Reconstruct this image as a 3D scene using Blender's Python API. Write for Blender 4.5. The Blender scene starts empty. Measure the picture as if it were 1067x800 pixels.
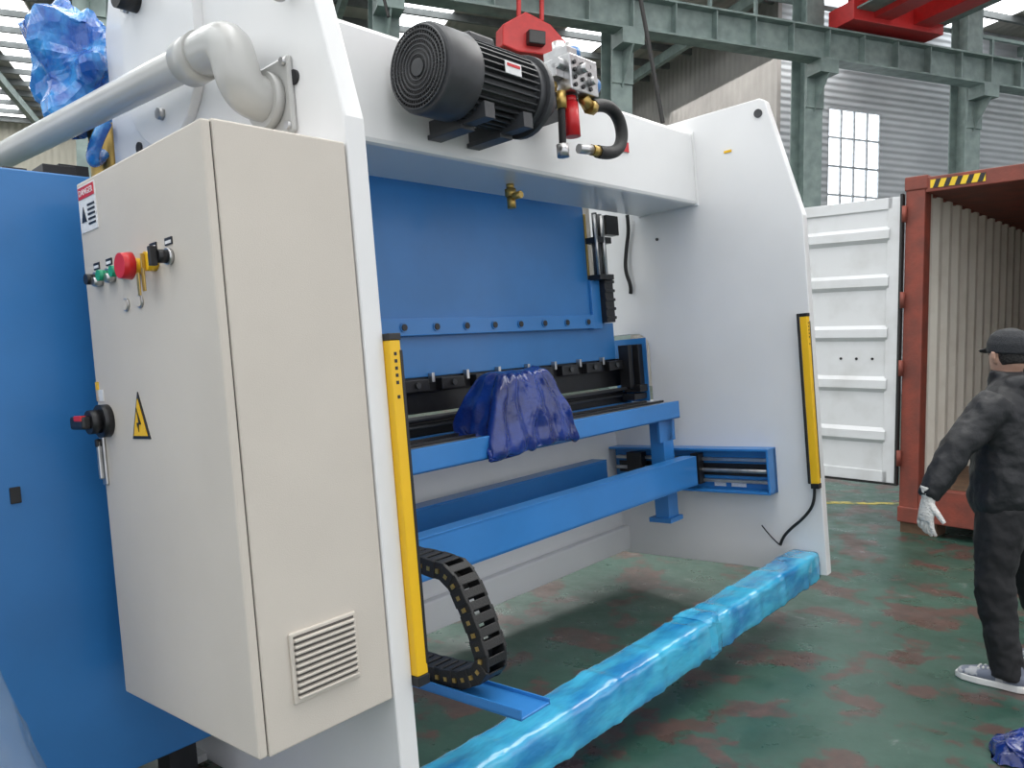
import bpy, bmesh, math, random
from mathutils import Vector, Matrix, noise
random.seed(4)
S=bpy.context.scene
S.view_settings.view_transform='Standard'
COL=S.collection
# ---------------------------------------------------------------- materials
def mat(name,c,rough=.5,metal=0,var=0.0,vs=6,bump=0.0,bs=40,c2=None,thr=None,alpha=None,trans=0,emit=0,coat=0,detail=4,stretch=(1,1,1)):
    m=bpy.data.materials.new(name); m.use_nodes=True
    nt=m.node_tree; N=nt.nodes; L=nt.links; b=N['Principled BSDF']
    b.inputs['Base Color'].default_value=(*c,1); b.inputs['Roughness'].default_value=rough
    b.inputs['Metallic'].default_value=metal
    b.inputs['Coat Weight'].default_value=coat; b.inputs['Coat Roughness'].default_value=.12
    if trans: b.inputs['Transmission Weight'].default_value=trans
    if alpha is not None: b.inputs['Alpha'].default_value=alpha
    if emit:
        b.inputs['Emission Color'].default_value=(*c,1); b.inputs['Emission Strength'].default_value=emit
    tc=N.new('ShaderNodeTexCoord'); mp=N.new('ShaderNodeMapping'); L.new(tc.outputs['Object'],mp.inputs[0])
    mp.inputs['Scale'].default_value=stretch
    if var or c2:
        n=N.new('ShaderNodeTexNoise'); n.inputs['Scale'].default_value=vs; n.inputs['Detail'].default_value=detail
        L.new(mp.outputs[0],n.inputs['Vector'])
        r=N.new('ShaderNodeValToRGB'); L.new(n.outputs['Fac'],r.inputs[0])
        if c2 is None:
            c2=tuple(x*(1-var) for x in c)
        t0,t1=thr or (.35,.65)
        r.color_ramp.elements[0].position=t0; r.color_ramp.elements[1].position=t1
        r.color_ramp.elements[0].color=(*c,1); r.color_ramp.elements[1].color=(*c2,1)
        L.new(r.outputs[0],b.inputs['Base Color'])
    if bump:
        n=N.new('ShaderNodeTexNoise'); n.inputs['Scale'].default_value=bs; n.inputs['Detail'].default_value=3
        L.new(mp.outputs[0],n.inputs['Vector'])
        u=N.new('ShaderNodeBump'); u.inputs['Strength'].default_value=bump; u.inputs['Distance'].default_value=.02
        L.new(n.outputs['Fac'],u.inputs['Height']); L.new(u.outputs[0],b.inputs['Normal'])
    return m
WHITE=mat('white_paint',(.79,.79,.785),.32,var=.05,vs=2,coat=.3)
BLUE=mat('blue_paint',(.028,.185,.48),.38,var=.12,vs=3,coat=.2)
BLUE2=mat('blue_paint_bright',(.03,.205,.54),.35,var=.1,vs=3,coat=.2)
CREAM=mat('cabinet_paint',(.60,.55,.485),.5,var=.05,vs=3,bump=.08,bs=300)
CREAMD=mat('cabinet_seam',(.10,.09,.08),.6,var=.2)
BLACK=mat('black_steel',(.012,.012,.014),.4,var=.4,vs=20)
RUBBER=mat('black_rubber',(.01,.01,.01),.55,bump=.2,bs=200)
DGREY=mat('motor_grey',(.05,.052,.056),.45,var=.2,vs=15)
STEEL=mat('machined_steel',(.55,.55,.55),.3,metal=.9,var=.2,vs=20)
RAILG=mat('grey_rail',(.30,.29,.29),.4,metal=.4,var=.3,vs=9,stretch=(1,10,1))
BRASS=mat('brass',(.55,.38,.12),.35,metal=.8,var=.2)
YEL=mat('yellow_paint',(.85,.50,.01),.4,var=.05)
RED=mat('red_plastic',(.6,.015,.02),.35,var=.1)
GREEN=mat('green_plastic',(.01,.3,.15),.35,var=.1)
LABEL=mat('label_white',(.8,.8,.8),.5,var=.1,vs=90)
PIPE=mat('pipe_grey',(.47,.47,.45),.32,var=.08,vs=4,coat=.3)
FILM=mat('cyan_film',(.06,.46,.70),.16,c2=(.015,.22,.50),vs=10,bump=.7,bs=11,coat=.8,thr=(.40,.66),stretch=(.4,1,1))
FILMT=mat('blue_bag_film',(.01,.10,.42),.22,c2=(.04,.30,.68),vs=11,bump=1,bs=14,coat=.6,thr=(.4,.65))
FILMB=mat('dark_blue_film',(.002,.014,.12),.2,c2=(.006,.035,.24),vs=8,bump=.7,bs=11,coat=.5)
CLEAR=mat('clear_film',(.34,.44,.58),.2,alpha=.30,bump=.5,bs=6,coat=.5,var=.2)
RUST=mat('container_red',(.24,.05,.03),.6,c2=(.15,.04,.028),vs=6,bump=.15)
CONT=mat('container_inner_paint',(.74,.70,.62),.55,c2=(.62,.57,.49),vs=4,thr=(.45,.8))
DOORW=mat('container_door_paint',(.66,.67,.68),.5,c2=(.50,.50,.49),vs=3,thr=(.5,.85))
WOOD=mat('plywood_floor',(.16,.09,.05),.7,var=.4,vs=8)
COLM=mat('steel_column_paint',(.24,.31,.29),.55,c2=(.16,.21,.20),vs=3)
PURL=mat('purlin_steel',(.17,.18,.18),.6,c2=(.12,.13,.13),vs=3)
CRANE=mat('crane_red',(.55,.03,.03),.45,var=.15)
SKYL=mat('skylight_panel',(.95,.98,1),.4,emit=4)
WINM=mat('window_glass',(.9,.95,1),.3,emit=1.8)
# ---------------------------------------------------------------- geometry helpers
def link(ob,parent=None,m=None,mw=None):
    COL.objects.link(ob)
    if m: ob.data.materials.append(m)
    if parent: ob.parent=parent
    if mw is not None: ob.matrix_world=mw
    return ob
def empty(name,mw):
    e=bpy.data.objects.new(name,None); COL.objects.link(e); e.empty_display_size=.2; e.matrix_world=mw; return e
def bmob(name,bm,m,parent=None,smooth=False,mw=None):
    bmesh.ops.recalc_face_normals(bm,faces=bm.faces)
    me=bpy.data.meshes.new(name); bm.to_mesh(me); bm.free()
    if smooth:
        for p in me.polygons: p.use_smooth=True
    return link(bpy.data.objects.new(name,me),parent,m,mw)
def addbox(bm,x0,x1,y0,y1,z0,z1):
    vs=[bm.verts.new((x,y,z)) for x in (x0,x1) for y in (y0,y1) for z in (z0,z1)]
    for f in ((0,1,3,2),(4,6,7,5),(0,4,5,1),(2,3,7,6),(0,2,6,4),(1,5,7,3)): bm.faces.new([vs[i] for i in f])
def bev(ob,w,seg=2):
    if w:
        b=ob.modifiers.new('bevel','BEVEL'); b.width=w; b.segments=seg; b.limit_method='ANGLE'
    return ob
def box(name,x0,x1,y0,y1,z0,z1,m,parent=None,bv=.004,mw=None):
    bm=bmesh.new(); addbox(bm,x0,x1,y0,y1,z0,z1); return bev(bmob(name,bm,m,parent,mw=mw),bv)
def boxes(name,lst,m,parent=None,bv=.002,mw=None):
    bm=bmesh.new()
    for l in lst: addbox(bm,*l)
    return bev(bmob(name,bm,m,parent,mw=mw),bv)
def prism(name,pts,ax,lo,hi,m,parent=None,bv=.004,mw=None):
    bm=bmesh.new()
    def P(p,c):
        return {'X':(c,p[0],p[1]),'Y':(p[0],c,p[1]),'Z':(p[0],p[1],c)}[ax]
    a=[bm.verts.new(P(p,lo)) for p in pts]; b=[bm.verts.new(P(p,hi)) for p in pts]
    bm.faces.new(a); bm.faces.new(b[::-1]); n=len(pts)
    for i in range(n): bm.faces.new((a[i],a[(i+1)%n],b[(i+1)%n],b[i]))
    return bev(bmob(name,bm,m,parent,mw=mw),bv)
def addcyl(bm,p,q,r,r2=None,n=24):
    p=Vector(p);q=Vector(q); d=q-p; r2=r if r2 is None else r2
    M=Matrix.Translation((p+q)/2)@d.to_track_quat('Z','Y').to_matrix().to_4x4()
    bmesh.ops.create_cone(bm,cap_ends=True,segments=n,radius1=r,radius2=r2,depth=d.length,matrix=M)
def cyl(name,p,q,r,m,parent=None,r2=None,bv=.002,n=32):
    bm=bmesh.new(); addcyl(bm,p,q,r,r2,n); ob=bev(bmob(name,bm,m,parent),bv)
    for f in ob.data.polygons: f.use_smooth=len(f.vertices)==4
    return ob
def cyls(name,lst,m,parent=None,n=20):
    bm=bmesh.new()
    for l in lst: addcyl(bm,*l,n=n)
    ob=bmob(name,bm,m,parent)
    for f in ob.data.polygons: f.use_smooth=len(f.vertices)==4
    return ob
def tube(name,pts,r,m,parent=None,smooth=True):
    c=bpy.data.curves.new(name,'CURVE'); c.dimensions='3D'; c.bevel_depth=r; c.bevel_resolution=5; c.use_fill_caps=True
    s=c.splines.new('NURBS' if smooth else 'POLY'); s.points.add(len(pts)-1)
    for a,b in zip(s.points,pts): a.co=(*b,1)
    if smooth: s.use_endpoint_u=True; s.order_u=3; s.resolution_u=10
    return link(bpy.data.objects.new(name,c),parent,m)
def loft(bm,pts,rad,side=(0,1,0),n=16,sq=0):
    pts=[Vector(p) for p in pts]; rings=[]
    for i,p in enumerate(pts):
        t=(pts[min(i+1,len(pts)-1)]-pts[max(i-1,0)]).normalized()
        s=Vector(side); s=(s-t*s.dot(t)).normalized(); w=t.cross(s)
        ra,rb=rad[i] if isinstance(rad[i],tuple) else (rad[i],rad[i])
        ring=[]
        for k in range(n):
            th=2*math.pi*k/n; c,d=math.cos(th),math.sin(th)
            if sq: c=math.copysign(abs(c)**sq,c); d=math.copysign(abs(d)**sq,d)
            ring.append(bm.verts.new(p+s*c*rb+w*d*ra))
        rings.append(ring)
    for a,b in zip(rings,rings[1:]):
        for k in range(n): bm.faces.new((a[k],a[(k+1)%n],b[(k+1)%n],b[k]))
    bm.faces.new(rings[0][::-1]); bm.faces.new(rings[-1])
def crumple(ob,amp,sc,seed=0):
    for v in ob.data.vertices:
        n=noise.noise_vector((v.co+Vector((seed,0,0)))*sc)+.5*noise.noise_vector((v.co+Vector((seed,3,0)))*sc*2.3)
        v.co+=n*amp
def text(name,s,size,m,parent,loc,rot):
    c=bpy.data.curves.new(name,'FONT'); c.body=s; c.size=size; c.extrude=.0005; c.align_x='CENTER'; c.align_y='CENTER'
    o=link(bpy.data.objects.new(name,c),parent,m); o.location=loc; o.rotation_euler=rot; return o
# ---------------------------------------------------------------- frames
CAMH=1.66; p=math.radians(2.7); cp,sp=math.cos(p),math.sin(p)
def c2w(v): return Vector((v[0], v[2]*cp-v[1]*sp, -v[2]*sp-v[1]*cp))
Xw=c2w((.660,-.077,.747)).normalized(); Yw=c2w((-.747,.0395,.664)); Yw=(Yw-Xw*Yw.dot(Xw)).normalized(); Zw=Xw.cross(Yw)
R=Matrix((Xw,Yw,Zw)).transposed()
org=Vector((0,0,CAMH))-R@Vector((-1.48,-1.80,1.467))
MM=Matrix.Translation(org)@R.to_4x4()
# ================================================================ PRESS BRAKE
pb=empty('press_brake_machine',MM)
def rc(cy,cz,r,a0,a1,n=6):
    return [(cy+r*math.cos(math.radians(a0+(a1-a0)*i/n)),cz+r*math.sin(math.radians(a0+(a1-a0)*i/n))) for i in range(n+1)]
low=[(0,0),(1.5,0),(1.5,1.10),(1.13,1.10)]+rc(1.23,1.47,.10,180,90)+[(1.55,1.57)]
prism('side_frame_near',low+[(1.50,2.9),(1.40,3.12),(.6,3.12),(.19,2.94),(0,2.19)],'X',-.07,0,WHITE,pb,.006)
prism('side_frame_far',low+[(1.55,2.94),(.22,2.94),(.185,2.92),(0,2.19)],'X',3.28,3.35,WHITE,pb,.006)
box('top_beam',0,3.28,.68,1.13,2.375,2.845,WHITE,pb,.022)
box('beam_end_weld',3.27,3.281,.672,1.135,2.37,2.85,WHITE,pb,.004)
box('front_lower_plate',0,3.28,1.46,1.5,.03,1.1,WHITE,pb)
box('front_plate_ledge',0,3.28,1.40,1.46,.03,.20,WHITE,pb,.01)
box('work_table',.0,3.28,1.30,1.5,1.02,1.10,BLUE,pb)
boxes('lower_die',[(0.05,3.25,1.32,1.42,1.10,1.17),(0.05,3.25,1.35,1.40,1.17,1.2)],BLACK,pb)
# ram
box('ram_upper_plate',.02,2.80,1.26,1.42,1.66,2.75,BLUE,pb)
box('ram_screw_strip',.02,2.80,1.235,1.27,1.625,1.715,BLUE2,pb)
box('ram_lower_plate',.02,3.1,1.29,1.42,1.41,1.66,BLUE,pb)
cyls('ram_screws',[((x,1.222,1.668),(x,1.24,1.668),.017) for x in [.25+i*.225 for i in range(12)]],BLACK,pb)
cyls('ram_screw_rings',[((x,1.228,1.668),(x,1.238,1.668),.024) for x in [.25+i*.225 for i in range(12)]],BLUE,pb)
boxes('upper_tool_holder',[(.03,3.24,1.30,1.40,1.33,1.41),(.03,3.24,1.33,1.38,1.22,1.33)],BLACK,pb)
boxes('tool_clamps',[(x,x+.17,1.25,1.31,1.335,1.40) for x in [.1+i*.26 for i in range(12)]],BLACK,pb,.005)
cyls('tool_clamp_bolts',[((x+.085,1.238,1.37),(x+.085,1.25,1.37),.016) for x in [.1+i*.26 for i in range(12)]],DGREY,pb)
boxes('clamp_pins',[(x+.2,x+.22,1.26,1.29,1.38,1.43) for x in [.1+i*.26 for i in range(12)]],STEEL,pb,.001)
cyls('tool_adjust_rod',[((.05,1.24,1.20),(3.2,1.24,1.20),.012),((.05,1.27,1.155),(3.2,1.27,1.155),.008)],DGREY,pb)
box('ram_guide_bracket',2.80,2.90,1.24,1.40,1.62,1.95,BLUE2,pb)
boxes('ram_guide_block',[(2.90,3.0,1.2,1.36,1.66,1.95)]+[(2.895,3.005,1.19,1.2,1.68+.06*i,1.70+.06*i) for i in range(5)],BLACK,pb,.004)
cyls('ram_guide_cylinders',[((2.84,1.20,1.95),(2.84,1.20,2.2),.03),((2.92,1.22,1.95),(2.92,1.22,2.2),.034),((2.84,1.2,2.2),(2.84,1.2,2.38),.018),((2.92,1.22,2.2),(2.92,1.22,2.38),.02)],DGREY,pb)
cyls('ram_guide_rods',[((2.88,1.17,1.97),(2.88,1.17,2.36),.012),((2.80,1.17,1.97),(2.80,1.17,2.36),.010)],STEEL,pb)
boxes('ram_guide_caps',[(2.80,2.96,1.16,1.26,2.18,2.22),(2.80,2.96,1.16,1.26,1.94,1.975),(2.98,3.12,1.2,1.26,2.25,2.38)],BLACK,pb)
box('ram_gold_guide',2.80,2.815,1.25,1.4,1.95,2.38,BRASS,pb)
tube('hydraulic_line',[(3.24,1.2,2.40),(3.25,1.2,2.3),(3.26,1.24,2.18),(3.25,1.26,2.02),(3.26,1.22,1.9),(3.27,1.24,1.86)],.013,RUBBER,pb)
boxes('throat_guides',[(3.1,3.27,1.16,1.26,1.12+.0,1.16),(3.16,3.27,1.15,1.28,1.17,1.22),(3.2,3.27,1.17,1.22,1.22,1.5),(3.12,3.17,1.2,1.28,1.2,1.5)],BLACK,pb)
box('throat_side_plate',3.255,3.262,1.14,1.4,1.1,1.54,BLUE,pb,0)
cyls('frame_holes',[((3.272,.23,2.85),(3.281,.23,2.85),.026),((3.272,1.0,2.2),(3.281,1.0,2.2),.01)],DGREY,pb)
boxes('beam_label',[(2.42,2.48,.672,.681,2.66,2.74),(2.42,2.48,.672,.681,2.60,2.635)],LABEL,pb,0)
box('beam_label_red',2.42,2.48,.671,.681,2.60,2.657,RED,pb,0)
boxes('beam_label_icons',[(2.435,2.465,.669,.673,2.675,2.69),(2.445,2.455,.669,.673,2.69,2.73)],BLACK,pb,0)
boxes('frame_label',[(3.274,3.281,.42,.47,2.66,2.675)],YEL,pb,0)
cyls('brass_fitting',[((1.67,.9,2.38),(1.67,.9,2.35),.022),((1.67,.9,2.35),(1.67,.9,2.31),.032),((1.67,.9,2.31),(1.67,.9,2.25),.024)],BRASS,pb,n=6)
cyls('brass_nut_end',[((1.67,.9,2.31),(1.67,.83,2.31),.02)],BRASS,pb,n=6)
cyls('frame_bolt_holes',[((-.078,y,z),(-.069,y,z),.022) for y,z in ((1.30,2.62),(1.28,2.40),(1.22,2.78),(.22,2.36),(.56,2.26),(.9,2.3))],BLACK,pb)
prism('cylinder_mount_plate',[(.72,2.62)]+rc(1.0,2.62,.28,180,360,14)+rc(1.0,2.95,.28,0,180,14),'X',-.105,-.069,WHITE,pb,.006)
cyls('mount_plate_bolts',[((-.125,y,z),(-.104,y,z),.022) for y,z in ((.80,2.62),(1.2,2.62),(.80,2.9),(1.2,2.9),(1.0,2.45))],STEEL,pb,n=6)
cyls('side_flange_knob',[((-.18,1.12,2.90),(-.105,1.12,2.90),.045)],RUBBER,pb)
for i,(y,z) in enumerate(((.2,2.60),(.46,2.18))):
    bpy.ops.mesh.primitive_torus_add(major_radius=.028,minor_radius=.009); t=bpy.context.object; t.name='lifting_eye_%d'%(i+1)
    t.data.materials.append(STEEL); t.parent=pb; t.location=(-.12,y,z); t.rotation_euler=(math.pi/2,0,0)
    cyl('eye_shank_%d'%(i+1),(-.095,y,z),(-.069,y,z),.014,STEEL,pb)
prism('front_cylinder_bracket',[(1.50,2.2),(1.95,2.2),(1.95,2.7),(1.8,2.95),(1.5,2.95)],'X',.20,.24,WHITE,pb)
cyl('front_cylinder',(-.02,1.66,2.0),(-.02,1.66,2.58),.085,BRASS,pb)
cyl('front_cylinder_rod_cover',(-.02,1.66,2.58),(-.02,1.66,2.9),.06,BLUE2,pb)
bm=bmesh.new(); loft(bm,[(-.08,1.66,2.60),(-.1,1.70,2.64),(-.12,1.74,2.74),(-.1,1.72,2.86),(-.12,1.74,2.96),(-.1,1.70,3.04)],[(.05,.06),(.09,.12),(.11,.19),(.12,.17),(.11,.13),(.05,.07)],n=28)
ob=bmob('film_bundle',bm,FILMT,pb); sub=ob.modifiers.new('s','SUBSURF'); sub.subdivision_type='SIMPLE'; sub.levels=sub.render_levels=2
tx=bpy.data.textures.new('crinkle','VORONOI'); tx.noise_scale=.13
dm=ob.modifiers.new('crinkle','DISPLACE'); dm.texture=tx; dm.strength=.12; dm.mid_level=.4
crumple(ob,.07,9)
tube('blue_hose',[(-.1,1.5,2.55),(-.16,1.50,2.44),(-.14,1.56,2.38),(-.08,1.6,2.45)],.025,FILMT,pb)
tube('oil_return_pipe',[(-.32,3.0,2.58),(-.29,2.1,2.53),(-.21,.62,2.49),(-.20,.50,2.485)],.054,PIPE,pb,False)
tube('pipe_elbow',[(-.20,.56,2.488),(-.20,.42,2.485),(-.20,.355,2.47),(-.20,.33,2.41),(-.195,.325,2.36),(-.17,.33,2.325),(-.12,.335,2.315),(-.07,.335,2.315)],.068,PIPE,pb)
cyls('pipe_collars',[((-.20,.60,2.489),(-.20,.50,2.486),.074),((-.12,.335,2.315),(-.09,.335,2.315),.085)],PIPE,pb,n=40)
box('pipe_flange',-.088,-.069,.225,.445,2.20,2.43,PIPE,pb,.01)
cyls('pipe_flange_bolts',[((-.10,y,z),(-.08,y,z),.013) for y in (.245,.425) for z in (2.22,2.41)],STEEL,pb,n=6)
boxes('frame_foot_near',[(-.13,-.07,1.2,1.4,0,.03),(-.13,-.07,.1,.3,.0,.03)],WHITE,pb)
# --- motor
mo=empty('electric_motor',MM)
my,mz=.47,2.63
cyl('motor_body',(.86,my,mz),(1.24,my,mz),.140,DGREY,mo)
bm=bmesh.new()
for i in range(36):
    a=i*math.pi/18; M=Matrix.Translation((0,my,mz))@Matrix.Rotation(a,4,'X')
    n0=len(bm.verts); addbox(bm,.87,1.22,-.003,.003,.12,.168); bm.verts.ensure_lookup_table()
    for v in bm.verts[n0:]: v.co=M@v.co
bmob('motor_cooling_fins',bm,DGREY,mo)
cyl('motor_fan_cowl',(.68,my,mz),(.88,my,mz),.176,DGREY,mo,bv=.02,n=48)
cyl('fan_hub',(.668,my,mz),(.68,my,mz),.035,DGREY,mo)
bm=bmesh.new()
for i in range(60):
    a=i*math.pi/30; M=Matrix.Translation((.676,my,mz))@Matrix.Rotation(a,4,'X')
    n0=len(bm.verts); addbox(bm,-.004,.004,-.003,.003,.04,.155); bm.verts.ensure_lookup_table()
    for v in bm.verts[n0:]: v.co=M@v.co
bmob('fan_grille_bars',bm,BLACK,mo)
for r in (.05,.068,.086,.104,.122,.14,.157):
    bpy.ops.mesh.primitive_torus_add(major_radius=r,minor_radius=.004,major_segments=48,minor_segments=6); t=bpy.context.object; t.name='fan_grille_ring'
    t.data.materials.append(DGREY); t.parent=mo; t.location=(.672,my,mz); t.rotation_euler=(0,math.pi/2,0)
cyl('motor_end_bell',(1.24,my,mz),(1.28,my,mz),.16,DGREY,mo)
cyl('motor_flange',(1.28,my,mz),(1.31,my,mz),.18,DGREY,mo)
cyl('pump_bell_housing',(1.31,my,mz),(1.45,my,mz),.10,DGREY,mo,r2=.075)
box('motor_terminal_box',.96,1.12,my-.02,my+.12,mz+.13,mz+.215,DGREY,mo,.012)
box('motor_nameplate',1.0,1.10,my-.171,my-.167,mz-.0,mz+.05,LABEL,mo,.001)
box('motor_nameplate_band',1.01,1.09,my-.173,my-.170,mz+.03,mz+.042,RED,mo,0)
boxes('motor_feet',[(.9,.96,my-.13,my+.2,mz-.185,mz-.12),(1.14,1.2,my-.13,my+.2,mz-.185,mz-.12),(.89,.97,my+.0,my+.205,mz-.2,mz-.18),(1.13,1.21,my+.0,my+.205,mz-.2,mz-.18)],DGREY,mo)
# --- manifold
mf=empty('hydraulic_valve_manifold',MM)
box('manifold_block',1.56,1.78,.38,.56,2.70,2.87,STEEL,mf,.006)
boxes('manifold_top_blocks',[(1.57,1.65,.40,.54,2.872,2.91),(1.50,1.56,.42,.50,2.76,2.82)],STEEL,mf)
box('manifold_base',1.52,1.70,.45,.675,2.62,2.70,DGREY,mf)
cyls('solenoid_valves',[((1.60,.47,2.87),(1.60,.47,2.95),.03),((1.70,.47,2.87),(1.70,.47,2.97),.032),((1.78,.45,2.78),(1.86,.45,2.78),.032),((1.56,.42,2.82),(1.50,.42,2.82),.026),((1.63,.38,2.80),(1.63,.33,2.80),.022),((1.71,.38,2.76),(1.71,.345,2.76),.02)],STEEL,mf)
cyls('solenoid_coils',[((1.70,.47,2.90),(1.70,.47,2.94),.045),((1.80,.45,2.78),(1.84,.45,2.78),.046)],BLUE,mf)
cyls('manifold_ports',[((1.59+.06*i,.372,2.725+.035*j),(1.59+.06*i,.381,2.725+.035*j),.010) for i in range(3) for j in range(4)],BLACK,mf)
cyls('red_filter',[((1.62,.44,2.66),(1.62,.44,2.50),.038),((1.62,.44,2.69),(1.62,.44,2.66),.03)],RED,mf)
cyls('brass_connectors',[((1.70,.42,2.70),(1.74,.42,2.66),.03),((1.74,.42,2.66),(1.78,.42,2.66),.035),((1.74,.42,2.45),(1.80,.42,2.45),.028),((1.55,.44,2.70),(1.55,.44,2.62),.026),((1.47,.46,2.72),(1.52,.46,2.72),.03)],BRASS,mf,n=8)
tube('hydraulic_hose',[(1.78,.42,2.67),(1.88,.42,2.70),(1.99,.42,2.67),(2.03,.42,2.58),(1.99,.42,2.49),(1.88,.42,2.45),(1.79,.42,2.45)],.032,RUBBER,mf)
tube('hydraulic_hose_small',[(1.55,.44,2.64),(1.54,.44,2.55),(1.56,.46,2.42)],.018,RUBBER,mf)
cyls('lower_connector',[((1.56,.46,2.46),(1.56,.46,2.40),.03),((1.66,.44,2.45),(1.74,.42,2.45),.024)],STEEL,mf,n=8)
# --- light curtains
def curtain(x0,y0,z0,z1):
    e=empty('light_curtain',MM)
    box('curtain_housing',x0,x0+.042,y0,y0+.045,z0,z1,YEL,e,.004)
    box('curtain_lens',x0+.036,x0+.046,y0-.002,y0+.03,z0+.03,z1-.03,BLACK,e,.001)
    boxes('curtain_caps',[(x0-.001,x0+.044,y0-.002,y0+.047,z1,z1+.02),(x0-.001,x0+.044,y0-.002,y0+.047,z0-.03,z0)],BLACK,e)
    boxes('curtain_print',[(x0+.014,x0+.024,y0-.001,y0,z1-.045-.021*i,z1-.035-.021*i) for i in (0,1,2,3,4,6)],BLACK,e,0)
    return e
curtain(.0,-.025,.56,1.55)
e=curtain(3.235,.0,.57,1.58)
box('curtain_side_strip',3.225,3.24,.045,.06,.57,1.60,BLACK,e)
tube('curtain_cable',[(3.25,.03,.56),(3.25,.03,.46),(3.25,.10,.36),(3.25,.22,.26),(3.25,.26,.20),(3.25,.27,.17)],.009,RUBBER,e)
tube('loose_wire',[(3.25,.27,.17),(3.2,.3,.22),(3.2,.36,.30)],.004,RUBBER,e)
# --- backgauge
bg=empty('backgauge',MM)
box('upper_crossbeam',.03,3.06,.80,.83,1.0,1.11,BLUE2,bg,.003)
box('upper_crossbeam_lip',.03,3.06,.80,.90,1.0,1.012,BLUE2,bg,.003)
box('crossbeam_top',.03,3.06,.83,1.14,1.075,1.105,RAILG,bg,.003)
boxes('crossbeam_rails',[(.03,3.04,.90,.925,1.105,1.118),(.03,3.04,1.03,1.06,1.105,1.12)],BLACK,bg)
boxes('crossbeam_bright_strip',[(.03,3.04,.93,1.0,1.105,1.109),(.03,3.04,1.08,1.12,1.105,1.109)],RAILG,bg,.001)
boxes('leg_post',[(2.90,3.02,.84,.94,.36,1.0),(2.86,3.05,.84,.86,.86,1.0),(2.88,3.04,.82,.98,.34,.37)],BLUE2,bg)
box('lower_crossbeam',.03,3.05,.70,.73,.57,.75,BLUE2,bg,.003)
boxes('lower_crossbeam_flanges',[(.03,3.05,.70,.80,.74,.752),(.03,3.05,.70,.80,.568,.58)],BLUE2,bg)
boxes('linear_guide_housing',[(3.24,3.28,.27,1.45,.50,.78),(3.16,3.28,.27,1.45,.77,.785),(3.16,3.28,.27,1.45,.50,.515)],BLUE2,bg)
box('guide_end_plate',3.16,3.28,.27,.285,.50,.78,BLUE2,bg)
boxes('linear_rails',[(3.2,3.24,.30,1.42,.70,.72),(3.2,3.24,.30,1.42,.56,.58)],STEEL,bg)
boxes('guide_dark_slot',[(3.235,3.242,.30,1.42,.60,.68)],BLACK,bg)
cyl('ball_screw',(3.2,.3,.64),(3.2,1.42,.64),.014,STEEL,bg)
boxes('guide_carriages',[(3.15,3.22,.74,.80,.55,.75),(3.15,3.22,1.18,1.3,.60,.75)],BLACK,bg)
boxes('guide_label',[(3.232,3.236,.46,.56,.53,.56),(3.232,3.236,.60,.68,.53,.56)],LABEL,bg,0)
box('rear_channel',.03,2.77,1.2,1.22,.63,.75,BLUE,bg)
boxes('rear_channel_flanges',[(.03,2.77,1.20,1.32,.75,.76),(.03,2.77,1.12,1.2,.63,.642)],BLUE2,bg)
boxes('near_guide_housing',[(0,.04,.27,1.45,.50,.78)],BLUE2,bg)
# wrapped finger: bag draped over a gauge finger
wf=empty('film_wrapped_gauge_finger',MM)
bm=bmesh.new()
rings=[]
lay=[(1.005,1.24,1.92,.775,.785),(1.04,1.25,1.91,.765,.80),(1.115,1.27,1.885,.77,1.12),(1.20,1.30,1.855,.775,1.08),(1.30,1.335,1.81,.79,1.03),(1.38,1.365,1.775,.80,.98),(1.405,1.40,1.74,.83,.95)]
for z,x0,x1,y0,y1 in lay:
    ring=[]
    m=16
    for k in range(m): ring.append((x0+(x1-x0)*k/m,y0))
    for k in range(8): ring.append((x1,y0+(y1-y0)*k/8))
    for k in range(m): ring.append((x1+(x0-x1)*k/m,y1))
    for k in range(8): ring.append((x0,y1+(y0-y1)*k/8))
    rings.append([bm.verts.new((a+ .010*math.sin(k_*1.7),b_-.010*math.sin(k_*2.1+z*5),z+.012*math.sin(k_*2.3) )) for k_,(a,b_) in enumerate(ring)])
for a,b_ in zip(rings,rings[1:]):
    for k in range(len(a)): bm.faces.new((a[k],a[(k+1)%len(a)],b_[(k+1)%len(a)],b_[k]))
bm.faces.new(rings[-1]); bm.faces.new(rings[0][::-1])
bmesh.ops.triangulate(bm,faces=[f for f in bm.faces if len(f.verts)>4])
ob=bmob('film_bag',bm,FILMB,wf,True)
crumple(ob,.020,7,2)
sub=ob.modifiers.new('s','SUBSURF'); sub.levels=sub.render_levels=2
tx=bpy.data.textures.new('bagfold','VORONOI'); tx.noise_scale=.13
dm=ob.modifiers.new('f','DISPLACE'); dm.texture=tx; dm.strength=.022; dm.mid_level=.4
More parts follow.
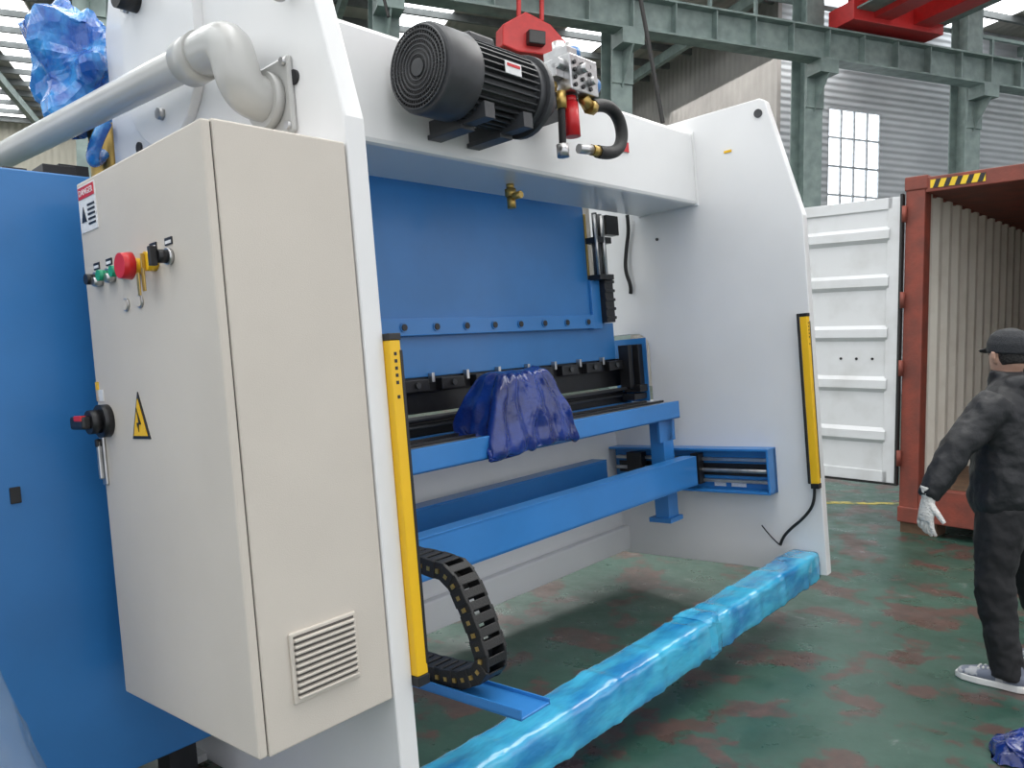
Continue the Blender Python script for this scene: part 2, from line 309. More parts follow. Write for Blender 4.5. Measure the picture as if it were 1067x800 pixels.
# --- drag chain
dc=empty('drag_chain',MM)
path=[(.50,.80),(.40,.80),(.30,.80),(.20,.795),(.12,.785),(.07,.75),(.04,.70),(.015,.64),(-.01,.58),(-.03,.52),(-.02,.465),(.03,.435),(.10,.425),(.20,.42),(.30,.42),(.45,.42)]
P=[Vector((0,a,b)) for a,b in path]; out=[P[0]]; step=.042
cur=P[0]
i=1
while i<len(P):
    d=(P[i]-cur).length
    if d>=step: cur=cur+(P[i]-cur)*(step/d); out.append(cur)
    else: i+=1
bm=bmesh.new(); bm2=bmesh.new()
for k,(a,b) in enumerate(zip(out,out[1:])):
    d=(b-a); ang=math.atan2(d.z,d.y); M=Matrix.Translation((.31,(a.y+b.y)/2,(a.z+b.z)/2))@Matrix.Rotation(ang,4,'X'); o=.004*(k%2)
    for B,bx in ((bm,(-.047-o,-.036,-.028,.028,-.030,.030)),(bm,(.036,.047+o,-.028,.028,-.030,.030)),(bm,(-.04,.04,-.015,.015,-.030,-.024)),(bm,(-.04,.04,-.015,.015,.024,.030)),(bm2,(-.053,-.047,-.007,.007,-.007,.007))):
        n0=len(B.verts); addbox(B,*bx); B.verts.ensure_lookup_table()
        for v in B.verts[n0:]: v.co=M@v.co
bev(bmob('chain_links',bm,RUBBER,dc),.005)
bmob('chain_pins',bm2,BRASS,dc)
box('chain_tray',.24,.38,-.20,1.3,.375,.383,BLUE2,dc,.002)
boxes('chain_tray_sides',[(.24,.246,-.20,1.3,.375,.41),(.374,.38,-.20,1.3,.375,.395)],BLUE2,dc,.001)
box('chain_bracket',.25,.40,.5,.7,.77,.785,BLUE2,dc)
# --- wrapped beam
bm=bmesh.new()
pts=[];rad=[]
nn=150
for i in range(nn+1):
    x=-.12+3.385*i/nn
    w=.095+.003*noise.noise(Vector((x*3,0,0)))+.005*max(0,math.sin(x*19))**6
    pts.append((x,.13,.058)); rad.append((w*.95,w))
loft(bm,pts,rad,n=40,sq=.30)
wbe=empty('film_wrapped_tie_beam',MM)
wb=bmob('beam_wrap',bm,FILM,wbe,True)
for v in wb.data.vertices:
    q=v.co.copy(); q.x*=.3
    n1=noise.noise_vector(q*24); n2=noise.noise_vector(v.co*30)
    v.co+=n1*.004+n2*.0035
bm=bmesh.new(); loft(bm,[(1.84,.13,.058),(1.87,.13,.058),(1.90,.13,.058),(1.95,.13,.058),(2.0,.13,.058)],[(.095,.095),(.103,.105),(.105,.107),(.10,.10),(.092,.09)],n=36,sq=.35); ob=bmob('wrap_knot',bm,FILM,wbe); crumple(ob,.009,22)
# ================================================================ CABINET
cb=empty('electrical_cabinet',MM)
box('cabinet_body',-.475,-.075,.003,.80,.52,2.115,CREAM,cb,.006)
box('cabinet_door',-.503,-.478,.003,.79,.525,2.11,CREAM,cb,.006)
box('door_gasket',-.479,-.474,.008,.785,.53,2.105,CREAMD,cb,0)
box('vent_frame',-.395,-.185,-.006,.004,.625,.81,CREAM,cb,.004)
boxes('vent_louvres',[(-.385,-.195,-.016,-.006,.637+.0165*i,.645+.0165*i) for i in range(10)],CREAM,cb,.003)
boxes('vent_slots',[(-.385,-.195,-.0075,-.006,.646+.0165*i,.652+.0165*i) for i in range(10)],CREAMD,cb,0)
bz=1.805
def btn(y,m,r=.02,name='push_button',d=.025,z=bz):
    cyls(name+'_bezel',[((-.503,y,z),(-.515,y,z),.022)],STEEL,cb)
    cyls(name,[((-.515,y,z),(-.515-d,y,z),r)],m,cb)
for y,m in ((.69,BLACK),(.60,GREEN),(.51,GREEN)): btn(y,m,.016)
for y in (.665,.575,.485): cyls('indicator_lamp',[((-.503,y,bz-.01),(-.53,y,bz-.01),.013)],STEEL,cb)
cyls('emergency_stop',[((-.503,.40,bz),(-.53,.40,bz),.022)],YEL,cb)
cyls('emergency_stop_mushroom',[((-.53,.40,bz),(-.56,.40,bz),.038,.034)],RED,cb,n=32)
cyls('key_switch',[((-.503,.31,bz),(-.53,.31,bz),.026)],YEL,cb)
boxes('keys',[(-.541,-.531,.307,.313,bz-.02,bz+.02),(-.540,-.536,.302,.318,bz-.08,bz-.02),(-.547,-.543,.318,.332,bz-.09,bz-.03)],BRASS,cb,.001)
btn(.22,BLACK,.018); boxes('selector_lever',[(-.56,-.54,.213,.227,bz-.025,bz+.025)],BLACK,cb)
boxes('button_tags',[(-.506,-.503,y-.02,y+.02,bz+.03,bz+.05) for y in (.69,.60,.51,.31,.22)],BLACK,cb,0)
boxes('button_tag_plates',[(-.507,-.503,y-.016,y+.016,bz+.034,bz+.042) for y in (.69,.60,.51,.31,.22)],LABEL,cb,0)
cyls('blind_plugs',[((-.503,y,1.71),(-.508,y,1.71),.019) for y in (.51,.42)],STEEL,cb)
cyls('blind_plugs_face',[((-.508,y,1.71),(-.510,y,1.71),.015) for y in (.51,.42)],CREAM,cb)
box('danger_label',-.506,-.503,.65,.775,1.955,2.095,LABEL,cb,0)
box('danger_label_red',-.508,-.505,.655,.77,2.055,2.09,RED,cb,0)
text('danger_text','DANGER',.026,LABEL,cb,(-.5085,.712,2.072),(math.pi/2,0,-math.pi/2))
boxes('danger_label_lines',[(-.508,-.505,.66,.71,1.972+.014*i,1.978+.014*i) for i in range(5)],BLACK,cb,0)
prism('danger_triangle',[(.725,1.985),(.76,1.985),(.7425,2.03)],'X',-.508,-.505,BLACK,cb,0)
prism('voltage_label',[(.435,1.325),(.55,1.325),(.4925,1.46)],'X',-.506,-.503,BLACK,cb,0)
prism('voltage_label_yellow',[(.449,1.334),(.536,1.334),(.4925,1.440)],'X',-.508,-.505,YEL,cb,0)
prism('voltage_bolt',[(.497,1.345),(.507,1.372),(.492,1.372),(.502,1.415),(.480,1.367),(.496,1.367)],'X',-.510,-.507,BLACK,cb,0)
boxes('small_label',[(-.506,-.503,.765,.785,1.44,1.50)],YEL,cb,0); boxes('small_label_2',[(-.506,-.503,.735,.785,1.44,1.475)],LABEL,cb,0)
cyls('isolator_switch_base',[((-.503,.72,1.38),(-.53,.72,1.38),.05)],BLACK,cb,n=32)
cyls('isolator_switch_knob',[((-.53,.72,1.38),(-.56,.72,1.38),.036)],BLACK,cb,n=32)
box('isolator_handle',-.585,-.555,.70,.80,1.36,1.40,BLACK,cb,.008)
box('isolator_handle_red',-.587,-.57,.705,.76,1.385,1.402,RED,cb,.003)
boxes('door_latch',[(-.512,-.503,.755,.785,1.18,1.34),(-.525,-.512,.762,.778,1.2,1.32)],STEEL,cb,.008)
box('latch_button',-.528,-.51,.762,.778,1.30,1.325,BLACK,cb)
# ================================================================ BLUE CABINET
bc=empty('hydraulic_side_cabinet',MM)
box('cabinet_shell',-1.15,-.09,.95,1.75,.20,2.18,BLUE,bc,.006)
boxes('cabinet_lock',[(-.72,-.69,.944,.95,1.15,1.2)],BLACK,bc)
boxes('cabinet_top_fittings',[(-.52,-.42,1.0,1.1,2.18,2.22),(-.62,-.55,1.05,1.2,2.18,2.21),(-.40,-.30,1.2,1.4,2.18,2.28)],BLACK,bc)
boxes('cabinet_feet',[(-1.1,-1.0,1.0,1.1,.02,.2),(-.3,-.2,1.0,1.1,.02,.2),(-1.1,-1.0,1.6,1.7,.02,.2),(-.3,-.2,1.6,1.7,.02,.2)],BLACK,bc)
# ================================================================ FILM PILES
def pile(name,loc,rx,ry,h,m,seed,amp=.07,sc=5,cone=0,smooth=False):
    bm=bmesh.new(); bmesh.ops.create_icosphere(bm,subdivisions=5,radius=1)
    for v in bm.verts:
        v.co.z=max(v.co.z,-.0)
        k=1
        if cone: k=max(.05,(1-v.co.z*.8))/max(.05,math.sqrt(max(0.02,1-v.co.z**2)))
        v.co=Vector((v.co.x*rx*k,v.co.y*ry*k,v.co.z*h))
    ob=bmob(name,bm,m,None,smooth)
    for v in ob.data.vertices:
        n=noise.noise_vector((v.co+Vector((seed,0,0)))*sc)+.6*noise.noise_vector((v.co+Vector((seed,5,0)))*sc*2.5)
        v.co+=n*amp; v.co.z=max(v.co.z,.004)
    ob.location=loc; return ob
pile('blue_film_pile',(2.10,3.10,0),.17,.12,.10,FILMB,3,.04,9)
pile('blue_film_scrap',(-1.12,2.72,0),.30,.14,.10,FILMB,8,.04,9)
pile('clear_film_pile',(-1.62,1.90,0),.70,.28,1.42,CLEAR,14,.045,4,1,True)
# ================================================================ FLOOR
bm=bmesh.new(); s=[bm.verts.new(v) for v in ((-50,-12,0),(60,-12,0),(60,75,0),(-50,75,0))]; bm.faces.new(s)
FM=bpy.data.materials.new('epoxy_floor'); FM.use_nodes=True
nt=FM.node_tree;N=nt.nodes;L=nt.links;b=N['Principled BSDF']
tc=N.new('ShaderNodeTexCoord')
def nz(sc,det,ro=.6,dist=0):
    n=N.new('ShaderNodeTexNoise'); n.inputs['Scale'].default_value=sc; n.inputs['Detail'].default_value=det; n.inputs['Roughness'].default_value=ro; n.inputs['Distortion'].default_value=dist
    L.new(tc.outputs['Object'],n.inputs['Vector']); return n
def ramp(src,a,bb,ca,cb_):
    r=N.new('ShaderNodeValToRGB'); r.color_ramp.elements[0].position=a; r.color_ramp.elements[1].position=bb
    r.color_ramp.elements[0].color=(*ca,1); r.color_ramp.elements[1].color=(*cb_,1); L.new(src,r.inputs[0]); return r
def mix(f,a,c):
    m=N.new('ShaderNodeMix'); m.data_type='RGBA'; L.new(f,m.inputs[0]); L.new(a,m.inputs[6])
    if isinstance(c,tuple): m.inputs[7].default_value=(*c,1)
    else: L.new(c,m.inputs[7])
    return m.outputs[2]
g=ramp(nz(1.5,8,.72).outputs['Fac'],.32,.68,(.014,.050,.036),(.048,.112,.085)).outputs[0]
patch=ramp(nz(2.6,8,.6,.15).outputs['Fac'],.52,.56,(0,0,0),(.95,.95,.95)).outputs[0]
br=ramp(nz(11,6,.75).outputs['Fac'],.3,.7,(.115,.062,.052),(.045,.032,.028)).outputs[0]
c1=mix(patch,g,br)
fine=ramp(nz(6,8,.75).outputs['Fac'],.54,.62,(0,0,0),(.6,.6,.6)).outputs[0]
c2=mix(fine,c1,(.035,.055,.045))
wh=ramp(nz(2.3,10,.78,1.4).outputs['Fac'],.60,.70,(0,0,0),(.5,.5,.5)).outputs[0]
c3=mix(wh,c2,(.34,.36,.34))
L.new(c3,b.inputs['Base Color'])
rr=ramp(nz(4,5).outputs['Fac'],.3,.7,(.2,.2,.2),(.5,.5,.5)); L.new(rr.outputs[0],b.inputs['Roughness'])
bu=N.new('ShaderNodeBump'); bu.inputs['Strength'].default_value=.2; bu.inputs['Distance'].default_value=.01; L.new(nz(8,5).outputs['Fac'],bu.inputs['Height']); L.new(bu.outputs[0],b.inputs['Normal'])
bmob('floor',bm,FM)
YLINE=mat('floor_line_yellow',(.45,.36,.05),.5,c2=(.08,.12,.06),vs=9,thr=(.45,.6))
bm=bmesh.new(); addbox(bm,-3.2,1.2,-.06,.06,.0,.003); bmob('floor_marking_line',bm,YLINE,mw=Matrix.Translation((3.9,8.3,0))@Matrix.Rotation(-.1,4,'Z'))
# ================================================================ BUILDING
U=Vector((.94,.342,0)).normalized(); V=Vector((-U.y,U.x,0))
BM=Matrix.Translation((2.68,20.6,0))@Matrix((U,V,Vector((0,0,1)))).transposed().to_4x4()
def corrmat(name,c,ax,sc,c2,dist=.03):
    m=mat(name,c,.6,c2=c2,vs=.6)
    N=m.node_tree.nodes;L=m.node_tree.links
    w=N.new('ShaderNodeTexWave'); w.bands_direction=ax; w.inputs['Scale'].default_value=sc; w.inputs['Distortion'].default_value=0
    tc=N.new('ShaderNodeTexCoord'); L.new(tc.outputs['Object'],w.inputs['Vector'])
    bu=N.new('ShaderNodeBump'); bu.inputs['Strength'].default_value=.8; bu.inputs['Distance'].default_value=dist
    L.new(w.outputs['Fac'],bu.inputs['Height']); L.new(bu.outputs[0],N['Principled BSDF'].inputs['Normal'])
    return m
SID=corrmat('siding_grey',(.48,.50,.52),'Z',1.4,(.40,.42,.44))
SIDC=corrmat('siding_cream',(.66,.61,.50),'X',1.0,(.56,.52,.43))
ROOF=corrmat('roof_sheet',(.46,.42,.38),'X',1.0,(.34,.31,.28))
SIDR=corrmat('siding_brown_grey',(.36,.34,.32),'Y',1.0,(.28,.265,.25))
CZ=13
box('ceiling',-55,48,-26,32,CZ,CZ+.1,ROOF,None,0,BM)
box('wall_far',-55,9,28,28.2,0,CZ,SIDC,None,0,BM)
WB=[(7.5,9.44,3,3.15,0,CZ),(11.65,42,3,3.15,0,CZ),(9.44,11.65,3,3.15,0,5.8),(9.44,11.65,3,3.15,9.6,CZ)]
boxes('wall_right',WB,SID,None,0,BM)
box('wall_bay_return',7.35,7.5,3,28,0,CZ,SIDR,None,0,BM)
w=empty('window_1',BM)
box('window_pane',9.44,11.65,3.08,3.12,5.8,9.6,WINM,w,0)
boxes('window_bars',[(9.44+.552*i-.03,9.44+.552*i+.03,3.0,3.06,5.8,9.6) for i in range(5)]+[(9.44,11.65,3.0,3.06,5.8+.95*i-.03,5.8+.95*i+.03) for i in range(5)],SID,w,0)
boxes('ceiling_purlins',[(-55,48,v,v+.12,CZ-.24,CZ) for v in [-24+1.6*i for i in range(33)]],PURL,None,0,BM)
boxes('roof_trusses',[(u,u+.2,-25,27.9,CZ-.7,CZ-.35) for u in range(-48,44,6)],COLM,None,0,BM)
for i,u in enumerate([-45,-39,-33,-27,-23,-19.5,-16.5,-9,-3,3,9,15,21,27,33,39]):
    box('skylight_%d'%(i+1),u-.9,u+.9,-24,27,CZ-.03,CZ-.01,SKYL,None,0,BM)
for i in range(-3,5):
    u=i*6
    c=empty('steel_column',BM@Matrix.Translation((u,0,0)))
    boxes('column_section',[(-.3,.3,-.3,-.27,0,CZ-.4),(-.3,.3,.27,.3,0,CZ-.4),(-.015,.015,-.27,.27,0,CZ-.4)],COLM,c,0)
    boxes('crane_bracket',[(-.3,.3,-.9,-.3,9.1,9.45),(-.3,.3,-.35,-.3,8.3,9.5)],COLM,c,0)
    prism('bracket_gusset',[(-.9,9.1),(-.3,9.1),(-.3,8.2)],'X',-.02,.02,COLM,c,0)
    boxes('column_base',[(-.4,.4,-.4,.4,0,.04)],COLM,c,0)
rl=[(-36,36,-.9,-.4,9.45,9.5),(-36,36,-.9,-.4,10.25,10.3),(-36,36,-.66,-.64,9.5,10.25)]+[(x,x+.03,-.88,-.42,9.5,10.25) for x in [-36+1.2*i for i in range(60)]]
boxes('crane_runway_beam',rl,COLM,None,0,BM)
boxes('runway_walkway_truss',[(-36,36,.35,.45,10.7,10.8),(-36,36,.35,.45,11.4,11.5)]+[(x,x+.08,.35,.45,10.8,11.4) for x in [-36+1.5*i for i in range(48)]],COLM,None,0,BM)
box('crane_rail',-36,36,-.7,-.6,10.3,10.40,BLACK,None,0,BM)
for u in (8.0,-2.9):
    c=empty('overhead_crane',BM@Matrix.Translation((u,0,0)))
    boxes('end_truck',[(-1.6,1.6,-1.3,-.35,10.42,10.95)],CRANE,c,.02)
    if u>0:
        boxes('bridge_girder',[(-.9,-.3,-24,-.3,10.55,11.9),(.5,1.1,-24,-.3,10.55,11.9)],CRANE,c,.01)
        boxes('bridge_walkway',[(1.1,1.7,-24,-.3,10.7,10.75),(-1.5,-.9,-24,-.3,10.7,10.75)],COLM,c,0)
    else:
        boxes('bridge_stub',[(-.5,.1,-1.2,-.3,10.5,11.2),(-.32,-.24,-1.4,-1.3,9.1,10.6),(.24,.32,-1.4,-1.3,9.1,10.6)],CRANE,c,.01)
        prism('hoist_housing',[(-.75,8.35),(-.4,8.25),(.75,8.25),(.8,8.6),(.4,8.95),(-.2,9.15),(-.75,8.8)],'Y',-1.6,-1.1,CRANE,c,.03)
        boxes('crane_motor',[(-.2,.2,-1.8,-1.6,8.4,8.7)],BLACK,c,.02)
tube('hoist_cable',[(2.2,17,13),(2.4,17,10.5),(2.9,17,8),(3.2,17,6.4)],.045,RUBBER)
tube('hoist_cable',[(-3.2,17,13),(-3.1,17,10.5),(-2.6,17,8.6)],.035,RUBBER)
# ================================================================ CONTAINER
d=Vector((.70,-.713,0)).normalized(); din=Vector((-d.y,d.x,0))
CM=Matrix.Translation((3.455,7.0,0))@Matrix((d,din,Vector((0,0,1)))).transposed().to_4x4()
ct=empty('shipping_container',CM)
boxes('corner_posts',[(0,.16,0,.16,.12,3.12),(2.28,2.44,0,.16,.12,3.12),(0,.16,11.9,12.06,.12,3.12),(2.28,2.44,11.9,12.06,.12,3.12)],RUST,ct,.01)
boxes('header_and_rails',[(.16,2.28,0,.12,2.99,3.12),(0,.08,.16,11.9,3.02,3.1),(2.36,2.44,.16,11.9,3.02,3.1),(.16,2.28,0,.14,.12,.42),(0,.1,.16,11.9,.14,.42),(2.34,2.44,.16,11.9,.14,.42)],RUST,ct,.008)
boxes('corner_castings',[(-.01,.18,-.01,.18,3.02,3.14),(2.26,2.45,-.01,.18,3.02,3.14),(-.01,.18,-.01,.18,.1,.24),(2.26,2.45,-.01,.18,.1,.24)],RUST,ct,.01)
box('container_floor',.05,2.39,.1,11.9,.38,.43,WOOD,ct,0)
box('container_roof',.05,2.39,.1,11.95,3.04,3.07,RUST,ct,0)
def corr(name,x,y0,y1,z0,z1,m,par,pitch=.28,dep=.04):
    bm=bmesh.new(); y=y0; pts=[]
    while y<y1:
        for f,o in ((0,0),(.26,0),(.5,1),(.76,1)): pts.append((x+o*dep,y+f*pitch))
        y+=pitch
    lo=[bm.verts.new((a,b_,z0)) for a,b_ in pts]; hi=[bm.verts.new((a,b_,z1)) for a,b_ in pts]
    for i in range(len(pts)-1): bm.faces.new((lo[i],lo[i+1],hi[i+1],hi[i]))
    ob=bmob(name,bm,m,par); s=ob.modifiers.new('t','SOLIDIFY'); s.thickness=.003; return ob
corr('side_wall_left',.06,.16,11.9,.40,3.03,CONT,ct)
corr('side_wall_right',2.34,.16,11.9,.40,3.03,CONT,ct)
box('end_wall',.05,2.39,11.92,11.96,.4,3.05,CONT,ct,0)
HZ=mat('hazard_tape',(.8,.55,.02),.5,var=.1)
boxes('hazard_tape_strip',[(.20,.62,-.006,0,3.02,3.09)],HZ,ct,0)
bm=bmesh.new()
for i in range(5):
    x=.22+i*.085
    vs=[bm.verts.new(q) for q in ((x,-.008,3.02),(x+.04,-.008,3.02),(x+.065,-.008,3.09),(x+.025,-.008,3.09))]; bm.faces.new(vs)
bmob('hazard_stripes',bm,BLACK,ct)
DM=Matrix.Rotation(math.radians(3),4,'Z')
dr=bpy.data.objects.new('container_door_leaf',None); COL.objects.link(dr); dr.parent=ct; dr.matrix_local=DM
pts=[(0,.52)]
for zz in (.86,1.32,1.78,2.24,2.66):
    pts+=[(0,zz-.07),(-.035,zz-.035),(-.035,zz+.035),(0,zz+.07)]
pts+=[(0,2.92)]
bm=bmesh.new()
a=[bm.verts.new((-1.12,q[0]-.0,q[1])) for q in pts]; b2=[bm.verts.new((-.12,q[0],q[1])) for q in pts]
for i in range(len(pts)-1): bm.faces.new((a[i],b2[i],b2[i+1],a[i+1]))
ob=bmob('door_panel',bm,DOORW,dr); s=ob.modifiers.new('t','SOLIDIFY'); s.thickness=.004
boxes('door_frame',[(-.14,-.03,-.02,.03,.44,2.98),(-1.2,-1.1,-.02,.03,.44,2.98),(-1.12,-.1,-.02,.03,.44,.54),(-1.12,-.1,-.02,.03,2.88,2.98)],DOORW,dr,.004)
boxes('door_gasket_strip',[(-.035,-.015,-.03,.04,.42,3.0),(-1.2,-.03,-.025,.035,.42,.44)],RUBBER,dr,0)
cyls('door_hinges',[((.0,-.03,z),(.0,-.03,z+.14),.02) for z in (.6,1.4,2.0,2.75)],RUST,dr)
cyls('door_pads',[((-.25-.14*i,-.01,1.55),(-.25-.14*i,.0,1.55),.012) for i in range(3)],BLACK,dr)
boxes('timber_blocks',[(0,.3,.05,.3,0,.11),(2.2,2.44,.05,.3,0,.11),(0,.3,11.7,12,0,.11),(2.2,2.44,11.7,12,0,.11),(0,2.44,5,5.4,0,.15)],WOOD,ct,0)
box('container_understructure',.1,2.34,.3,11.8,.2,.38,BLACK,ct,0)
# ================================================================ PERSON
JK=mat('black_jacket',(.012,.013,.016),.55,var=.3,vs=8,bump=.5,bs=14)
PT=mat('black_trousers',(.009,.009,.011),.7,var=.3,vs=8,bump=.5,bs=10)
SKIN=mat('skin',(.50,.30,.22),.5,var=.1,vs=9)
HAIR=mat('hair',(.01,.009,.008),.6,bump=.6,bs=120)
CAP=mat('cap_cloth',(.022,.024,.028),.8,bump=.3,bs=150)
GLOVE=mat('cotton_glove',(.66,.65,.62),.85,c2=(.40,.38,.35),vs=25,thr=(.5,.8),bump=.5,bs=90)
SHOE=mat('sneaker_upper',(.15,.17,.22),.6,c2=(.40,.41,.43),vs=16,thr=(.52,.56))
SOLE=mat('sneaker_sole',(.68,.68,.66),.5,var=.1)
hd=Vector((-.72,.69,0)).normalized(); lf=Vector((-hd.y,hd.x,0))
PM=Matrix.Translation((2.465,3.90,0))@Matrix((hd,lf,Vector((0,0,1)))).transposed().to_4x4()
pe=empty('man_in_black_jacket',PM)
def rem(bm,name,m,vox,sm=6,par=None):
    ob=bmob(name,bm,m,par or pe,True); r=ob.modifiers.new('r','REMESH'); r.mode='VOXEL'; r.voxel_size=vox; r.use_smooth_shade=True
    s=ob.modifiers.new('s','SMOOTH'); s.factor=.5; s.iterations=sm; return ob
bm=bmesh.new()
loft(bm,[(-.01,0,.85),(0,0,.88),(0,0,.92),(0,0,1.02),(.0,0,1.14),(.01,0,1.26),(.01,0,1.35),(.01,0,1.41),(.015,0,1.455),(.02,0,1.49)],
 [(.150,.19),(.160,.205),(.170,.215),(.165,.215),(.162,.21),(.165,.222),(.155,.226),(.130,.208),(.098,.155),(.075,.10)],n=28)
def arm(sh,el,wr):
    sh,el,wr=map(Vector,(sh,el,wr))
    pts=[sh,sh.lerp(el,.3),sh.lerp(el,.7),el,el.lerp(wr,.35),el.lerp(wr,.75),wr,wr+(wr-el).normalized()*.012]
    loft(bm,pts,[.094,.090,.081,.076,.070,.060,.052,.044],side=(1,0,0),n=18)
arm((.02,.165,1.39),(.145,.335,1.18),(.235,.425,.945))
arm((.015,-.165,1.39),(.0,-.30,1.14),(.10,-.30,.90))
for sy in (-1,1):
    loft(bm,[(.03,sy*.09,1.46),(-.02,sy*.10,1.475),(-.06,sy*.075,1.48),(-.085,0,1.475)],[(.03,.035),(.042,.045),(.048,.05),(.052,.055)],side=(0,0,1),n=14)
loft(bm,[(-.10,0,1.51),(-.115,0,1.44),(-.13,0,1.36),(-.12,0,1.31)],[(.035,.08),(.050,.12),(.04,.10),(.015,.04)],n=18)
loft(bm,[(.02,0,1.45),(.02,0,1.50),(.02,0,1.54)],[(.085,.09),(.080,.085),(.074,.078)],n=20)
ob=rem(bm,'jacket',JK,.011,4)
tx=bpy.data.textures.new('folds','CLOUDS'); tx.noise_scale=.10
dm=ob.modifiers.new('folds','DISPLACE'); dm.texture=tx; dm.strength=.032; dm.mid_level=.5
LA=(-.045,.135,.10); RA=(-.20,-.28,.10)
bm=bmesh.new()
loft(bm,[(0,0,.98),(0,0,.9),(0,0,.82)],[(.125,.17),(.13,.18),(.12,.165)],n=24)
for y,kn,an in ((.095,(.02,.125,.50),LA),(-.095,(-.06,-.21,.50),RA)):
    h=Vector((0,y,.88)); k=Vector(kn); a_=Vector(an)
    loft(bm,[h,h.lerp(k,.35),h.lerp(k,.75),k,k.lerp(a_,.3),k.lerp(a_,.7),a_,a_+Vector((0,0,-.045))],[(.115,.105),(.11,.10),(.095,.089),(.088,.083),(.085,.079),(.079,.073),(.075,.069),(.078,.070)],n=20)
ob=rem(bm,'trousers',PT,.012,4)
tx=bpy.data.textures.new('folds2','CLOUDS'); tx.noise_scale=.08
dm=ob.modifiers.new('folds','DISPLACE'); dm.texture=tx; dm.strength=.028; dm.mid_level=.5
for nme,an,rz in (('shoe_left',LA,.0),('shoe_right',RA,-.25)):
    se=bpy.data.objects.new(nme,None); COL.objects.link(se); se.parent=pe; se.matrix_local=Matrix.Translation((an[0],an[1],0))@Matrix.Rotation(rz,4,'Z')
    hx=-.085; hy=0
    bm=bmesh.new()
    loft(bm,[(hx,hy,.055),(hx+.03,hy,.06),(hx+.09,hy,.063),(hx+.16,hy,.052),(hx+.23,hy,.043),(hx+.28,hy,.036),(hx+.295,hy,.032)],[(.02,.02),(.045,.035),(.048,.038),(.040,.045),(.030,.046),(.022,.036),(.008,.015)],n=20)
    loft(bm,[(hx+.055,hy,.07),(hx+.06,hy,.11),(hx+.065,hy,.135)],[(.05,.036),(.047,.038),(.045,.04)],n=16)
    rem(bm,nme+'_upper',SHOE,.006,3,se)
    o=[(hx-.012,hy-.02),(hx+.03,hy-.037),(hx+.1,hy-.038),(hx+.2,hy-.05),(hx+.27,hy-.042),(hx+.305,hy-.012),(hx+.305,hy+.012),(hx+.27,hy+.042),(hx+.2,hy+.05),(hx+.1,hy+.038),(hx+.03,hy+.037),(hx-.012,hy+.02)]
    prism(nme+'_sole',o,'Z',.001,.034,SOLE,se,.006)
    boxes(nme+'_laces',[(hx+.13+.022*i,hx+.14+.022*i,hy-.03,hy+.03,.086-.004*i,.094-.004*i) for i in range(4)],SOLE,se,.002)
# head, turned away to the right
he=bpy.data.objects.new('head_group',None); COL.objects.link(he); he.parent=pe
he.matrix_local=Matrix.Translation((.005,-.02,0))@Matrix.Rotation(math.radians(-42),4,'Z')
hx,hz=.02,1.615
bm=bmesh.new()
loft(bm,[(hx+.03,0,hz-.118),(hx+.03,0,hz-.105),(hx+.02,0,hz-.07),(hx+.008,0,hz-.03),(hx,0,hz+.01),(hx-.002,0,hz+.05),(hx-.005,0,hz+.085),(hx-.005,0,hz+.108),(hx-.005,0,hz+.117)],
 [(.03,.025),(.055,.045),(.078,.062),(.093,.071),(.098,.075),(.096,.075),(.08,.063),(.05,.04),(.015,.012)],n=28)
loft(bm,[(.0,0,1.45),(.005,0,1.50),(hx,0,hz-.06)],[.058,.058,.060],n=16)
loft(bm,[(hx+.092,0,hz+.012),(hx+.106,0,hz-.012),(hx+.114,0,hz-.03),(hx+.095,0,hz-.04)],[(.006,.008),(.009,.011),(.012,.016),(.006,.014)],n=12)
loft(bm,[(hx+.088,-.024,hz-.065),(hx+.097,0,hz-.063),(hx+.088,.024,hz-.065)],[.006,.009,.006],side=(0,0,1),n=10)
for s in (-1,1): loft(bm,[(hx-.005,s*.074,hz-.035),(hx-.01,s*.086,hz-.01),(hx-.012,s*.090,hz+.02)],[(.010,.008),(.018,.008),(.014,.007)],n=12)
rem(bm,'head',SKIN,.005,2,he)
cyls('eyes',[((hx+.080,s*.032,hz+.008),(hx+.092,s*.032,hz+.008),.010) for s in (-1,1)],BLACK,he)
bm=bmesh.new(); loft(bm,[(hx-.045,0,hz-.045),(hx-.04,0,hz-.02),(hx-.034,0,hz+.02),(hx-.025,0,hz+.05)],[(.056,.060),(.064,.070),(.070,.076),(.078,.080)],n=24); rem(bm,'hair',HAIR,.006,2,he)
bm=bmesh.new(); loft(bm,[(hx-.004,0,hz+.012),(hx-.005,0,hz+.06),(hx-.008,0,hz+.098),(hx-.01,0,hz+.125),(hx-.01,0,hz+.138)],[(.110,.090),(.112,.092),(.098,.081),(.066,.055),(.015,.012)],n=30)
loft(bm,[(hx+.07,0,hz+.034),(hx+.11,0,hz+.030),(hx+.15,0,hz+.022),(hx+.175,0,hz+.014)],[(.008,.07),(.007,.075),(.006,.06),(.004,.025)],n=20)
rem(bm,'cap',CAP,.006,3,he)
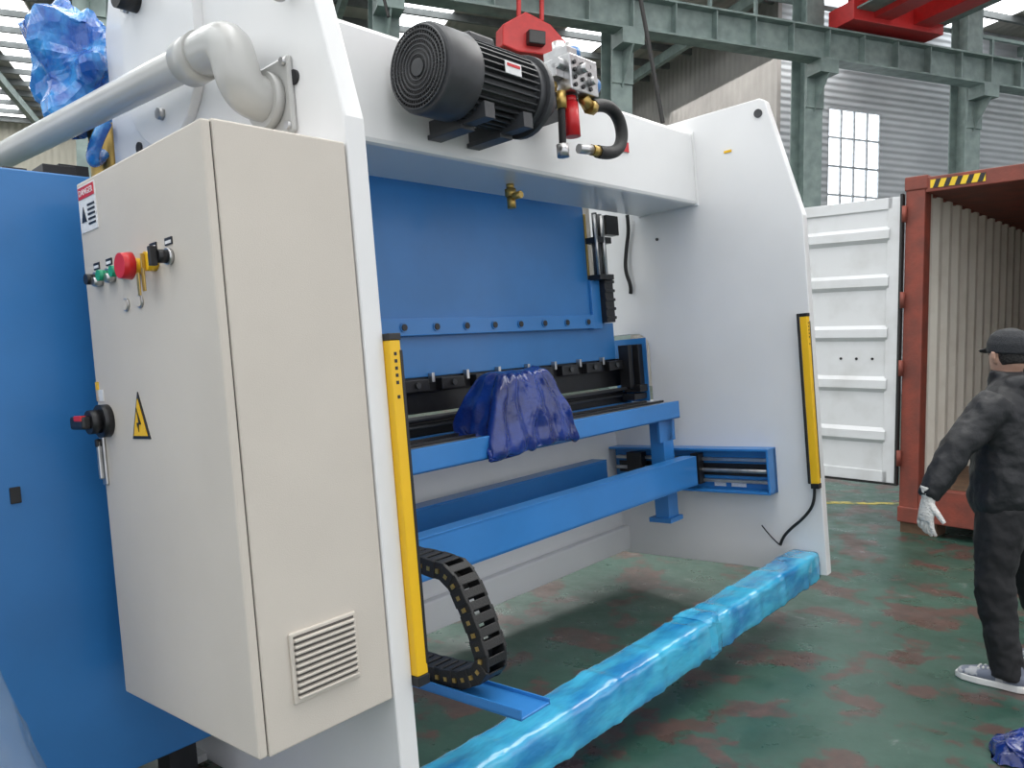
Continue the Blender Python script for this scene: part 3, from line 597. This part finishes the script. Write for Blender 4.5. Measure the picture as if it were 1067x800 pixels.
def hand(nme,wr,dirv,palmn,m,sgn,k_=1.0):
    wr=Vector(wr); t=Vector(dirv).normalized(); nrm=Vector(palmn); nrm=(nrm-t*nrm.dot(t)).normalized(); s=t.cross(nrm)*sgn
    bm=bmesh.new()
    loft(bm,[wr-t*.05,wr-t*.02,wr,wr+t*.03,wr+t*.07,wr+t*.098],[(.036,.038),(.033,.036),(.024,.031),(.020,.040),(.019,.046),(.014,.042)],side=s,n=18)
    for k,(off,ln) in enumerate(((.033,.074),(.011,.083),(-.012,.077),(-.033,.060))):
        b0=wr+t*.085+s*off; spread=s*off*.45
        p1=b0+(t*.97+nrm*.12).normalized()*ln*.45+spread*.4
        p2=p1+(t*.88+nrm*.4).normalized()*ln*.3+spread*.2
        p3=p2+(t*.65+nrm*.7).normalized()*ln*.25
        loft(bm,[b0-t*.02,b0,p1,p2,p3],[.0100,.0112,.0105,.0095,.007],side=s,n=12)
    b0=wr+t*.03+s*.030
    loft(bm,[b0-s*.015,b0,b0+(t*.6+s*.6+nrm*.25)*.040,b0+(t*.95+s*.75+nrm*.5)*.062],[.015,.015,.0125,.009],side=nrm,n=12)
    for v in bm.verts: v.co=wr+(v.co-wr)*k_
    return rem(bm,nme,m,.0035,2)
hand('glove_left',(.239,.430,.935),(.05,.03,-.60),(-.45,-.6,.0),GLOVE,1,1.12)
hand('glove_right',(.10,-.30,.89),(.10,.0,-.6),(-.3,.9,0),GLOVE,-1,1.12)
# ================================================================ CAMERA & LIGHT
cam=bpy.data.cameras.new('camera'); cam.lens=823/1067*36; cam.sensor_width=36; cam.clip_end=200
co=bpy.data.objects.new('camera',cam); COL.objects.link(co); co.location=(0,0,CAMH); co.rotation_euler=(math.radians(90-2.7),0,0)
S.camera=co
W=bpy.data.worlds.new('world'); S.world=W; W.use_nodes=True
W.node_tree.nodes['Background'].inputs[0].default_value=(.93,.95,1,1); W.node_tree.nodes['Background'].inputs[1].default_value=1.45
def area(name,loc,sx,sy,pw,rot=(0,0,0),c=(1,.98,.95)):
    l=bpy.data.lights.new(name,'AREA'); l.shape='RECTANGLE'; l.size=sx; l.size_y=sy; l.energy=pw; l.color=c
    o=bpy.data.objects.new(name,l); COL.objects.link(o); o.location=loc; o.rotation_euler=rot
area('bay_light_a',(0,2,11.5),9,9,700)
area('bay_light_b',(8,10,11.5),9,9,1000)
area('bay_light_c',(-8,12,11.5),9,9,800)
area('bay_light_d',(4,28,11.0),14,8,800)
